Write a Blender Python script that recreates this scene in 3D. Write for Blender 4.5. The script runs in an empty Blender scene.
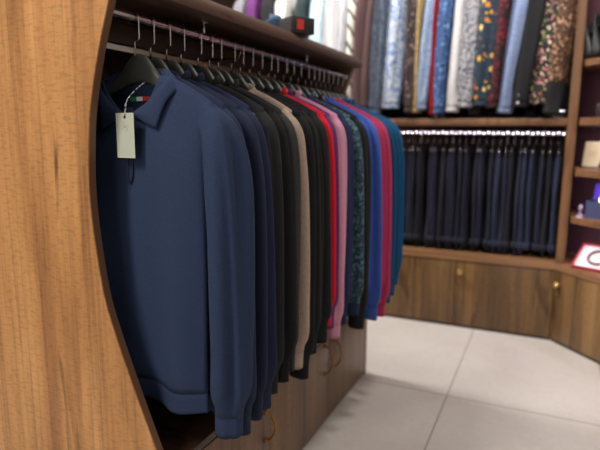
import bpy, bmesh, math, random
from mathutils import Vector, Matrix
random.seed(7)
S = bpy.context.scene
C = S.collection
PI = math.pi

# ------------------------------------------------------------------ helpers
def obj(name, verts, faces, mat, parent=None, smooth=True, label=None, kind=None):
    me = bpy.data.meshes.new(name)
    me.from_pydata([tuple(v) for v in verts], [], faces)
    me.validate()
    bm = bmesh.new(); bm.from_mesh(me)
    bmesh.ops.recalc_face_normals(bm, faces=bm.faces)
    bm.to_mesh(me); bm.free()
    if smooth:
        for p in me.polygons: p.use_smooth = True
    if mat: me.materials.append(mat)
    o = bpy.data.objects.new(name, me); C.objects.link(o)
    if parent: o.parent = parent
    if label: o['label'] = label
    if kind: o['kind'] = kind
    return o

def empty(name, loc, rz, label, cat, group=None):
    o = bpy.data.objects.new(name, None); C.objects.link(o)
    o.empty_display_size = .05
    o.location = loc; o.rotation_euler = (0, 0, rz)
    tag(o, label, cat, group); return o

def tag(o, label, cat, group=None):
    o['label'] = label; o['category'] = cat
    if group: o['group'] = group
    return o

class MB:
    """collects shapes, builds ONE mesh object"""
    def __init__(s): s.v = []; s.f = []
    def add(s, v, f):
        n = len(s.v); s.v += [Vector(p) for p in v]; s.f += [tuple(i + n for i in q) for q in f]; return s
    def box(s, a, b, bev=.0, seg=2):
        bm = bmesh.new(); bmesh.ops.create_cube(bm, size=1)
        for v in bm.verts:
            v.co = Vector([(a[i] + b[i]) / 2 + v.co[i] * (b[i] - a[i]) for i in range(3)])
        if bev: bmesh.ops.bevel(bm, geom=bm.edges[:], offset=bev, segments=seg, profile=.5, affect='EDGES')
        bm.verts.index_update()
        s.add([v.co.copy() for v in bm.verts], [[v.index for v in f.verts] for f in bm.faces]); bm.free(); return s
    def tube(s, pts, r, n=8, cap=True):
        pts = [Vector(p) for p in pts]; rs = r if isinstance(r, (list, tuple)) else [r] * len(pts)
        t0 = (pts[1] - pts[0]).normalized()
        a = t0.orthogonal().normalized(); v = []; f = []
        for i, p in enumerate(pts):
            t = (pts[min(i + 1, len(pts) - 1)] - pts[max(i - 1, 0)]).normalized()
            a = (a - t * a.dot(t)).normalized(); b = t.cross(a)
            for k in range(n):
                w = 2 * PI * k / n; v.append(p + (a * math.cos(w) + b * math.sin(w)) * rs[i])
        for i in range(len(pts) - 1):
            for k in range(n):
                k2 = (k + 1) % n; f.append((i * n + k, i * n + k2, (i + 1) * n + k2, (i + 1) * n + k))
        if cap: f.append(tuple(range(n))[::-1]); f.append(tuple((len(pts) - 1) * n + k for k in range(n)))
        return s.add(v, f)
    def lathe(s, prof, c, axis=(0, 0, 1), n=20):
        ax = Vector(axis).normalized(); a = ax.orthogonal().normalized(); b = ax.cross(a); c = Vector(c); v = []; f = []
        for r, h in prof:
            for k in range(n):
                w = 2 * PI * k / n; v.append(c + ax * h + (a * math.cos(w) + b * math.sin(w)) * max(r, 1e-5))
        for i in range(len(prof) - 1):
            for k in range(n):
                k2 = (k + 1) % n; f.append((i * n + k, i * n + k2, (i + 1) * n + k2, (i + 1) * n + k))
        f.append(tuple(range(n))[::-1]); f.append(tuple((len(prof) - 1) * n + k for k in range(n)))
        return s.add(v, f)
    def prism(s, poly, a, b, axis='y'):
        """poly of 2-D points in the plane across the axis, from a to b along it"""
        n = len(poly)
        def P(p, h): return {'y': (p[0], h, p[1]), 'x': (h, p[0], p[1]), 'z': (p[0], p[1], h)}[axis]
        v = [P(p, a) for p in poly] + [P(p, b) for p in poly]
        f = [tuple(range(n))[::-1], tuple(range(n, 2 * n))] + [(i, (i + 1) % n, n + (i + 1) % n, n + i) for i in range(n)]
        return s.add(v, f)
    def xf(s, M):
        s.v = [M @ p for p in s.v]; return s
    def build(s, name, mat, parent=None, smooth=False, label=None, kind=None, auto=True):
        o = obj(name, s.v, s.f, mat, parent, smooth or auto, label, kind)
        if auto and not smooth:
            o.data.set_sharp_from_angle(angle=math.radians(35))
        return o

def spline(pts, n):
    """Catmull-Rom through pts, n samples per span"""
    P = [Vector(p) for p in pts]; out = []
    for i in range(len(P) - 1):
        p0 = P[max(i - 1, 0)]; p1 = P[i]; p2 = P[i + 1]; p3 = P[min(i + 2, len(P) - 1)]
        for k in range(n):
            t = k / n
            out.append(.5 * ((2 * p1) + (p2 - p0) * t + (2 * p0 - 5 * p1 + 4 * p2 - p3) * t * t + (-p0 + 3 * p1 - 3 * p2 + p3) * t ** 3))
    out.append(P[-1]); return out

def sm(a, b, x):
    t = min(1, max(0, (x - a) / (b - a))); return t * t * (3 - 2 * t)

# ------------------------------------------------------------------ materials
def lin(c):
    return tuple(((x / 255) / 12.92 if x / 255 <= .04045 else ((x / 255 + .055) / 1.055) ** 2.4) for x in c) + (1,)

def new_mat(name):
    m = bpy.data.materials.new(name); m.use_nodes = True
    nt = m.node_tree; b = nt.nodes['Principled BSDF']; return m, nt, b

def plain(name, rgb, rough=.5, metal=0, coat=0, spec=.5):
    m, nt, b = new_mat(name)
    b.inputs['Base Color'].default_value = lin(rgb); b.inputs['Roughness'].default_value = rough
    b.inputs['Metallic'].default_value = metal; b.inputs['Coat Weight'].default_value = coat
    b.inputs['Specular IOR Level'].default_value = spec
    n = nt.nodes.new('ShaderNodeTexNoise'); n.inputs['Scale'].default_value = 60
    tc = nt.nodes.new('ShaderNodeTexCoord'); nt.links.new(tc.outputs['Object'], n.inputs['Vector'])
    bp = nt.nodes.new('ShaderNodeBump'); bp.inputs['Strength'].default_value = .03; bp.inputs['Distance'].default_value = .002
    nt.links.new(n.outputs['Fac'], bp.inputs['Height']); nt.links.new(bp.outputs['Normal'], b.inputs['Normal'])
    return m

def ramp(nt, fac, stops, interp='LINEAR'):
    r = nt.nodes.new('ShaderNodeValToRGB'); r.color_ramp.interpolation = interp
    el = r.color_ramp.elements
    while len(el) > 1: el.remove(el[-1])
    el[0].position = stops[0][0]; el[0].color = lin(stops[0][1])
    for p, c in stops[1:]:
        e = el.new(p); e.color = lin(c)
    nt.links.new(fac, r.inputs['Fac']); return r

def mapping(nt, scale, loc=(0, 0, 0), rot=(0, 0, 0)):
    tc = nt.nodes.new('ShaderNodeTexCoord'); mp = nt.nodes.new('ShaderNodeMapping')
    mp.inputs['Scale'].default_value = scale; mp.inputs['Location'].default_value = loc; mp.inputs['Rotation'].default_value = rot
    nt.links.new(tc.outputs['Object'], mp.inputs['Vector']); return mp.outputs['Vector']

def noise(nt, vec, scale, detail=4, rough=.55, dist=0):
    n = nt.nodes.new('ShaderNodeTexNoise'); n.inputs['Scale'].default_value = scale; n.inputs['Detail'].default_value = detail
    n.inputs['Roughness'].default_value = rough; n.inputs['Distortion'].default_value = dist
    nt.links.new(vec, n.inputs['Vector']); return n.outputs['Fac']

def mix(nt, fac, a, b, mode='MIX'):
    m = nt.nodes.new('ShaderNodeMix'); m.data_type = 'RGBA'; m.blend_type = mode
    if isinstance(fac, (int, float)): m.inputs[0].default_value = fac
    else: nt.links.new(fac, m.inputs[0])
    for i, x in ((6, a), (7, b)):
        if isinstance(x, tuple): m.inputs[i].default_value = x
        else: nt.links.new(x, m.inputs[i])
    return m.outputs[2]

def math_node(nt, op, a, b=None, c=None):
    m = nt.nodes.new('ShaderNodeMath'); m.operation = op
    for i, x in enumerate((a, b, c)):
        if x is None: continue
        if isinstance(x, (int, float)): m.inputs[i].default_value = x
        else: nt.links.new(x, m.inputs[i])
    return m.outputs[0]

def wood(name, dark, mid, light, rough=.45, s=1.0, loc=(0, 0, 0), streak=.6, axis='z', fleck=.35, knots=False, coat=0):
    """vertical-grained oak laminate"""
    m, nt, b = new_mat(name)
    st = {'z': (1, 1, .06), 'x': (.06, 1, 1), 'y': (1, .06, 1)}[axis]
    v = mapping(nt, tuple(q * s for q in st), loc)
    big = noise(nt, v, 9, 5, .6, .6)
    base = ramp(nt, big, [(.28, dark), (.47, mid), (.68, light)])
    fine = noise(nt, mapping(nt, tuple(q * s for q in {'z': (1, 1, .02), 'x': (.02, 1, 1), 'y': (1, .02, 1)}[axis]), loc), 70, 4, .7)
    fr = ramp(nt, fine, [(.30, (120, 105, 90)), (.5, (225, 225, 222)), (.75, (255, 255, 255))])
    col = mix(nt, streak, base.outputs['Color'], fr.outputs['Color'], 'MULTIPLY')
    # short cross-grain chatter marks
    fl = noise(nt, mapping(nt, tuple(q * s for q in {'z': (.9, .9, 3.2), 'x': (3.2, .9, .9), 'y': (.9, 3.2, .9)}[axis]), loc), 55, 2, .5, .4)
    ff = ramp(nt, fl, [(.36, (150, 140, 128)), (.5, (255, 255, 255))])
    col = mix(nt, fleck, col, ff.outputs['Color'], 'MULTIPLY')
    # long dark streaks
    ds = noise(nt, mapping(nt, tuple(q * s for q in {'z': (1, 1, .12), 'x': (.12, 1, 1), 'y': (1, .12, 1)}[axis]), (3, 5, 1)), 16, 3, .5, 1.2)
    dr = ramp(nt, ds, [(.28, (84, 66, 52)), (.40, (255, 255, 255))])
    col = mix(nt, .75, col, dr.outputs['Color'], 'MULTIPLY')
    if knots:
        vo = nt.nodes.new('ShaderNodeTexVoronoi'); vo.inputs['Scale'].default_value = 3.1
        nt.links.new(mapping(nt, (1, 1, .62), (.33, .1, .21)), vo.inputs['Vector'])
        kr = ramp(nt, vo.outputs['Distance'], [(.0, (50, 40, 35)), (.022, (70, 55, 45)), (.05, (255, 255, 255))])
        col = mix(nt, .8, col, kr.outputs['Color'], 'MULTIPLY')
    nt.links.new(col, b.inputs['Base Color'])
    b.inputs['Roughness'].default_value = rough; b.inputs['Coat Weight'].default_value = coat
    bp = nt.nodes.new('ShaderNodeBump'); bp.inputs['Strength'].default_value = .12; bp.inputs['Distance'].default_value = .002
    nt.links.new(fine, bp.inputs['Height']); nt.links.new(bp.outputs['Normal'], b.inputs['Normal'])
    return m

def knit_bump(nt, b, strength=.14, scale=1400):
    w = nt.nodes.new('ShaderNodeTexWave'); w.wave_type = 'BANDS'; w.bands_direction = 'X'
    w.inputs['Scale'].default_value = 45; w.inputs['Distortion'].default_value = .6
    nt.links.new(mapping(nt, (4, 1, 1)), w.inputs['Vector'])
    n = noise(nt, mapping(nt, (1, 1, 1)), scale, 2)
    h = math_node(nt, 'ADD', w.outputs['Fac'], n)
    bp = nt.nodes.new('ShaderNodeBump'); bp.inputs['Strength'].default_value = strength; bp.inputs['Distance'].default_value = .001
    nt.links.new(h, bp.inputs['Height']); nt.links.new(bp.outputs['Normal'], b.inputs['Normal'])

def knit(name, rgb, heather=.12, rough=.9, sheen=.15):
    m, nt, b = new_mat(name)
    n = noise(nt, mapping(nt, (1, 1, .4)), 900, 2, .6)
    lo = tuple(int(c * (1 - heather)) for c in rgb); hi = tuple(min(255, int(c * (1 + heather) + 2)) for c in rgb)
    r = ramp(nt, n, [(.35, lo), (.65, hi)])
    nt.links.new(r.outputs['Color'], b.inputs['Base Color'])
    b.inputs['Roughness'].default_value = rough; b.inputs['Specular IOR Level'].default_value = .25
    b.inputs['Sheen Weight'].default_value = sheen; b.inputs['Sheen Roughness'].default_value = .5
    b.inputs['Sheen Tint'].default_value = lin(tuple(min(255, c + 40) for c in rgb))
    knit_bump(nt, b); return m

def mottled(name, a, bcol, scale=30, lo=.44, hi=.56, dist=1.5, rough=.85, squash=(1, 1, 1)):
    m, nt, b = new_mat(name)
    n = noise(nt, mapping(nt, squash), scale, 4, .6, dist)
    r = ramp(nt, n, [(lo, a), (hi, bcol)])
    nt.links.new(r.outputs['Color'], b.inputs['Base Color']); b.inputs['Roughness'].default_value = rough
    knit_bump(nt, b, .12); return m

def floral(name, ground, cols, scale=22, size=.33, leaf=None, sparse=.0, rough=.8):
    """voronoi blossoms of several colours on a ground"""
    m, nt, b = new_mat(name)
    v = mapping(nt, (1, 1, 1))
    warp = nt.nodes.new('ShaderNodeTexNoise'); warp.inputs['Scale'].default_value = 40; nt.links.new(v, warp.inputs['Vector'])
    ad = nt.nodes.new('ShaderNodeVectorMath'); ad.operation = 'MULTIPLY_ADD'
    nt.links.new(warp.outputs['Color'], ad.inputs[0]); ad.inputs[1].default_value = (.02, .02, .02); nt.links.new(v, ad.inputs[2])
    vo = nt.nodes.new('ShaderNodeTexVoronoi'); vo.inputs['Scale'].default_value = scale; nt.links.new(ad.outputs[0], vo.inputs['Vector'])
    sp = nt.nodes.new('ShaderNodeSeparateColor'); nt.links.new(vo.outputs['Color'], sp.inputs[0])
    pal = ramp(nt, sp.outputs[0], [(i / len(cols), c) for i, c in enumerate(cols)], 'CONSTANT')
    inside = math_node(nt, 'LESS_THAN', vo.outputs['Distance'], size)
    keep = math_node(nt, 'GREATER_THAN', sp.outputs[1], sparse)
    fac = math_node(nt, 'MULTIPLY', inside, keep)
    g = lin(ground)
    if leaf:
        v2 = nt.nodes.new('ShaderNodeTexVoronoi'); v2.inputs['Scale'].default_value = scale * 1.4; nt.links.new(ad.outputs[0], v2.inputs['Vector'])
        g = mix(nt, math_node(nt, 'LESS_THAN', v2.outputs['Distance'], .3), g, lin(leaf))
    col = mix(nt, fac, g, pal.outputs['Color'])
    nt.links.new(col, b.inputs['Base Color']); b.inputs['Roughness'].default_value = rough
    knit_bump(nt, b, .12); return m

def striped(name, a, bcol, freq, rot=(0, 0, 0), width=.5, dist=0):
    m, nt, b = new_mat(name)
    w = nt.nodes.new('ShaderNodeTexWave'); w.wave_type = 'BANDS'; w.bands_direction = 'Z'
    w.inputs['Scale'].default_value = freq; w.inputs['Distortion'].default_value = dist
    nt.links.new(mapping(nt, (1, 1, 1), rot=rot), w.inputs['Vector'])
    r = ramp(nt, w.outputs['Fac'], [(width - .08, a), (width + .08, bcol)])
    nt.links.new(r.outputs['Color'], b.inputs['Base Color']); b.inputs['Roughness'].default_value = .85
    return m

def emit(name, rgb, strength):
    m, nt, b = new_mat(name)
    b.inputs['Base Color'].default_value = lin(rgb); b.inputs['Emission Color'].default_value = lin(rgb)
    b.inputs['Emission Strength'].default_value = strength; return m

M = dict(
    panel=wood('warm_oak', (124, 80, 46), (182, 128, 76), (214, 160, 100), .42, 1.0, (1.2, 0, 0), .50, fleck=.26, knots=True),
    edge=plain('oak_edge_band', (104, 72, 48), .45),
    base=wood('brown_oak', (92, 68, 50), (124, 94, 70), (146, 114, 86), .42, 1.0, (4, 2, 0), .5, fleck=.3),
    back=wood('back_oak', (72, 50, 30), (112, 82, 50), (156, 118, 72), .4, 1.0, (2, 7, 0), .55, fleck=.3),
    worktop=wood('worktop_oak', (110, 76, 50), (142, 102, 70), (165, 122, 86), .35, 1.0, (2, 1, 0), .4, axis='x', fleck=.2),
    upright=wood('upright_oak', (104, 70, 46), (132, 92, 60), (150, 108, 74), .4, 1.0, (7, 1, 0), .4, fleck=.2),
    shelf=wood('dark_walnut', (76, 56, 47), (92, 70, 59), (104, 80, 68), .4, 1.0, (0, 3, 0), .35, axis='y', fleck=.1),
    inner=wood('dark_inner', (40, 27, 20), (58, 40, 30), (76, 54, 40), .25, 1.0, (0, 3, 5), .35, axis='x', fleck=.1),
    backboard=plain('plum_backboard', (118, 82, 92), .5),
    bayback=plain('brown_backboard', (70, 48, 42), .6),
    chrome=plain('chrome', (200, 198, 205), .12, 1),
    steel=plain('hook_steel', (186, 184, 190), .25, 1),
    brass=plain('brass', (190, 150, 90), .25, 1),
    bronze=plain('bronze', (158, 118, 70), .35, 1),
    copper=plain('copper_knob', (228, 190, 132), .3, .9),
    hanger=plain('charcoal_plastic', (64, 65, 61), .40, 0, .1),
    clear=plain('pale_plastic', (215, 210, 220), .3),
    gold=plain('gold_foil', (200, 150, 70), .35, 1),
    white=plain('white_paint', (225, 222, 216), .8),
    wallc=plain('wall_paint', (205, 198, 190), .9),
    dark=plain('dark_gap', (22, 18, 16), .8),
    tagm=plain('tag_card', (176, 180, 164), .45),
    tagedge=plain('tag_border', (196, 198, 172), .5),
    cord=mottled('twisted_cord', (40, 42, 46), (205, 205, 205), 160, .45, .55, 0, .7),
    green=plain('label_green', (10, 130, 70), .8), red=plain('label_red', (205, 40, 45), .8), lwhite=plain('label_white', (225, 225, 225), .8),
    led=emit('led_diode', (255, 236, 250), 8),
    ledtape=plain('led_tape', (120, 112, 118), .5),
)

# ------------------------------------------------------------------ camera (position, angles and lens of the photograph)
f_px, yaw, pitch, roll = 551.70, -.424742, -.164920, .0074073
Fv = Vector((math.sin(yaw) * math.cos(pitch), math.cos(yaw) * math.cos(pitch), math.sin(pitch)))
Rv = Vector((math.cos(yaw), -math.sin(yaw), 0)); Uv = Rv.cross(Fv)
Rr = Rv * math.cos(roll) + Uv * math.sin(roll); Ur = -Rv * math.sin(roll) + Uv * math.cos(roll)
cam = bpy.data.cameras.new('camera'); co = bpy.data.objects.new('camera', cam); C.objects.link(co)
co.matrix_world = Matrix(((Rr.x, Ur.x, -Fv.x, 0), (Rr.y, Ur.y, -Fv.y, 0), (Rr.z, Ur.z, -Fv.z, 1.0), (0, 0, 0, 1)))
cam.sensor_width = 36; cam.lens = f_px / 600 * 36; cam.clip_start = .02
cam.dof.use_dof = True; cam.dof.focus_distance = 1.10; cam.dof.aperture_fstop = 2.6
S.camera = co

# ------------------------------------------------------------------ room
XL, XR, YF, YB, ZC = -3.4, 2.6, -2.6, 3.36, 2.9
def room_box(name, a, b, mat):
    o = MB().box(a, b).build(name, mat, kind='structure'); return o
def floor_mat():
    m, nt, b = new_mat('beige_porcelain_tile')
    v = mapping(nt, (1, 1, 1)); sx = nt.nodes.new('ShaderNodeSeparateXYZ'); nt.links.new(v, sx.inputs[0])
    def line(o, off, per):
        t = math_node(nt, 'FRACT', math_node(nt, 'DIVIDE', math_node(nt, 'ADD', o, off), per))
        d = math_node(nt, 'MINIMUM', t, math_node(nt, 'SUBTRACT', 1.0, t))
        return math_node(nt, 'LESS_THAN', math_node(nt, 'MULTIPLY', d, per), .0022)
    j = math_node(nt, 'MAXIMUM', line(sx.outputs[0], .302 + 5.6, .56), line(sx.outputs[1], -2.062 + 11.2, 1.12))
    n1 = noise(nt, v, 2.2, 5, .6, .4); n2 = noise(nt, v, 40, 3, .6)
    c1 = ramp(nt, n1, [(.3, (194, 186, 180)), (.7, (210, 203, 197))])
    c2 = ramp(nt, n2, [(.3, (247, 247, 247)), (.7, (255, 255, 255))])
    tile = mix(nt, 1, c1.outputs['Color'], c2.outputs['Color'], 'MULTIPLY')
    nt.links.new(mix(nt, j, tile, lin((132, 122, 112))), b.inputs['Base Color'])
    b.inputs['Roughness'].default_value = .42; b.inputs['Specular IOR Level'].default_value = .4
    bp = nt.nodes.new('ShaderNodeBump'); bp.inputs['Strength'].default_value = .3; bp.inputs['Distance'].default_value = .002; bp.invert = True
    nt.links.new(j, bp.inputs['Height']); nt.links.new(bp.outputs['Normal'], b.inputs['Normal'])
    return m
room_box('floor', (XL, YF, -.05), (XR, YB + .1, 0), floor_mat())
room_box('ceiling', (XL, YF, ZC), (XR, YB + .1, ZC + .08), M['white'])
room_box('wall_back', (XL - .1, YB, 0), (XR + .1, YB + .1, ZC), M['wallc'])
room_box('wall_left', (XL - .1, YF, 0), (XL, YB, ZC), M['wallc'])
room_box('wall_right', (XR, YF, 0), (XR + .1, YB, ZC), M['wallc'])
room_box('wall_front', (XL - .1, YF - .1, 0), (XR + .1, YF, ZC), M['wallc'])

# ------------------------------------------------------------------ the display rack
RX, RZ = -.765, 1.22           # rail
RY0, RY1 = .80, 2.13           # outer faces of the end panels
XB = -.651                     # front face of the base
XM = -1.07                     # mid line of the rack
rack = empty('display_rack', (XM, (RY0 + RY1) / 2, 0), 0,
             'long wooden clothes rack with a curved cut-out end panel, brown shelf and low door base', 'clothes rack')
def rk(mb, name, mat, **k):    # world coordinates into the rack's frame
    kid = k.pop('parent', rack)
    mb.xf(Matrix.Translation(-Vector(rack.location)))
    return mb.build(name, mat, kid, **k)
arc = spline([(-.653, .0, .33), (-.673, 0, .379), (-.722, 0, .498), (-.760, 0, .597), (-.785, 0, .674), (-.801, 0, .772), (-.809, 0, .86),
              (-.8085, 0, .93), (-.798, 0, 1.036), (-.770, 0, 1.145), (-.740, 0, 1.231), (-.720, 0, 1.287)], 8)
right = [(XB, 0.0)] + [(p.x, p.z) for p in arc]
left = [(2 * XM - x, z) for x, z in reversed(right)]
outline = right + left
def end_panel(y0, y1):
    core = MB().prism(outline, y0, y1)
    return core
pan = rk(end_panel(RY0, RY0 + .003), 'end_panel', M['panel'], label='warm oak end panel with a concave cut edge')
# the dark edge band, the thickness of the panel
rk(MB().prism(outline, RY0 + .003, RY0 + .019), 'edge_band', M['edge'], parent=rack)
pan2 = rk(end_panel(RY1 - .025, RY1), 'end_panel', M['base'])
# shelf with a rounded nose
sx = -.699
nose = [(sx - .010, 1.253), (sx - .004, 1.255), (sx, 1.262), (sx + .001, 1.2695), (sx, 1.277), (sx - .004, 1.284), (sx - .010, 1.286)]
nose = nose + [(2 * XM - x, z) for x, z in reversed(nose)]
rk(MB().prism(nose, RY0 + .026, RY1), 'top_shelf', M['shelf'])
# base
XBL = 2 * XM - XB
rk(MB().box((XBL, RY0 + .025, .0), (XB - .018, RY1 - .025, .312)), 'base_carcass', M['inner'])
rk(MB().box((XBL, RY0 + .025, .313), (XB - .001, RY1 - .025, .331), .002), 'base_top', M['inner'], label='dark glossy base top')
ys = [RY0 + .027, 1.25, 1.69, RY1 - .027]
doors = []
for i in range(3):
    d = rk(MB().box((XB - .017, ys[i] + .0015, .012), (XB, ys[i + 1] - .0015, .310), .0015), 'base_door', M['base'])
    doors.append(d)
def pull(y, z0, z1, door):
    pts = []
    for k in range(13):
        a = PI * k / 12
        pts.append((XB - .001 + .030 * math.sin(a), y + .004 * math.sin(a), (z0 + z1) / 2 + (z1 - z0) / 2 * math.cos(a)))
    mb = MB().tube(pts, .0038, 8)
    for z in (z0, z1): mb.lathe([(.0075, 0), (.0075, .004), (.005, .006)], (XB, y, z), (1, 0, 0), 14)
    rk(mb, 'handle', M['bronze'], parent=door)
    return
pull(1.222, .178, .258, doors[0]); pull(1.652, .19, .29, doors[1]); pull(1.735, .185, .283, doors[2])
# mid apron under the shelf
rk(MB().box((-.965, RY0 + .026, 1.205), (-.945, RY1 - .026, 1.252), .001), 'apron', M['shelf'])
rk(MB().box((XM - .009, RY0 + .026, .3315), (XM + .009, RY1 - .026, 1.212), .001), 'added_centre_panel', M['inner'])  # added board, blocks the bright view in place of far-side garments
# rail with drop brackets
rail = rk(MB().tube([(RX, RY0 + .026, RZ), (RX, RY1 - .026, RZ)], .0100, 20), 'hanging_rail', M['chrome'], label='chrome hanging rail')
for y in (1.135, 1.735):
    rk(MB().tube([(RX, y, RZ + .006), (RX, y, 1.2535)], .0035, 10).lathe([(.011, 0), (.011, .003)], (RX, y, 1.25), (0, 0, 1), 14), 'rail_bracket', M['chrome'])
rk(MB().lathe([(.014, 0), (.014, .005), (.010, .008)], (RX, RY1 - .0255, RZ), (0, -1, 0), 18), 'rail_flange', M['chrome'])
# brass face-out arm on the far side
rk(MB().tube([(-.883, 1.312, 1.160), (-.883, 1.312, 1.188), (-.881, 1.312, 1.193), (-.876, 1.312, 1.195), (-.785, 1.312, 1.1945), (-.777, 1.312, 1.197), (-.772, 1.312, 1.204), (-.770, 1.312, 1.212)], .0030, 8), 'cross_arm', M['brass'], label='thin brass cross arm')

# things on the rack shelf
gb = empty('gift_box', (-.734, 1.555, 1.2862), math.radians(-29), 'flat dark grey box with a red label on its black end, on the rack shelf', 'box')
M['greybox'] = plain('grey_card', (72, 72, 74), .5); M['blackcard'] = plain('black_card', (22, 20, 20), .5); M['redlab'] = plain('red_label', (190, 40, 42), .5)
MB().box((-.12, -.04, 0), (.048, .04, .045), .002).build('carton', M['greybox'], gb)
lid = MB().box((.0485, -.04, 0), (.058, .04, .046), .002).build('box_end', M['blackcard'], gb)
MB().box((.0581, -.024, .010), (.0586, .000, .038)).build('end_label', M['redlab'], lid)
M['foldden'] = knit('folded_denim', (66, 88, 116), .2)
v = []; f = []
for i in range(13):
    for k in range(24):
        a = 2 * PI * k / 24; t = i / 12
        r = 1 if t < .8 else max(.05, math.sqrt(max(0, 1 - ((t - .8) / .2) ** 2)))
        rr = (1 + .12 * math.sin(3 * a + 5 * t)) * r
        v.append((.038 * rr * math.cos(a), .030 * rr * math.sin(a), .050 * t + .016 * math.cos(a) * t))
for i in range(12):
    for k in range(24):
        f.append((i * 24 + k, i * 24 + (k + 1) % 24, (i + 1) * 24 + (k + 1) % 24, (i + 1) * 24 + k))
f.append(tuple(range(24))[::-1]); f.append(tuple(12 * 24 + k for k in range(24)))
o = obj('folded_shirt', v, f, M['foldden']); o.location = (-.80, 1.535, 1.2862); o.rotation_euler = (0, 0, .5)
tag(o, 'folded blue denim cloth behind the grey box on the rack shelf', 'folded cloth')

# ------------------------------------------------------------------ garments
def grid_faces(nr, nc, wrap=False, base=0):
    f = []
    for i in range(nr - 1):
        for k in range(nc if wrap else nc - 1):
            k2 = (k + 1) % nc
            f.append((base + i * nc + k, base + i * nc + k2, base + (i + 1) * nc + k2, base + (i + 1) * nc + k))
    return f

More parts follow.
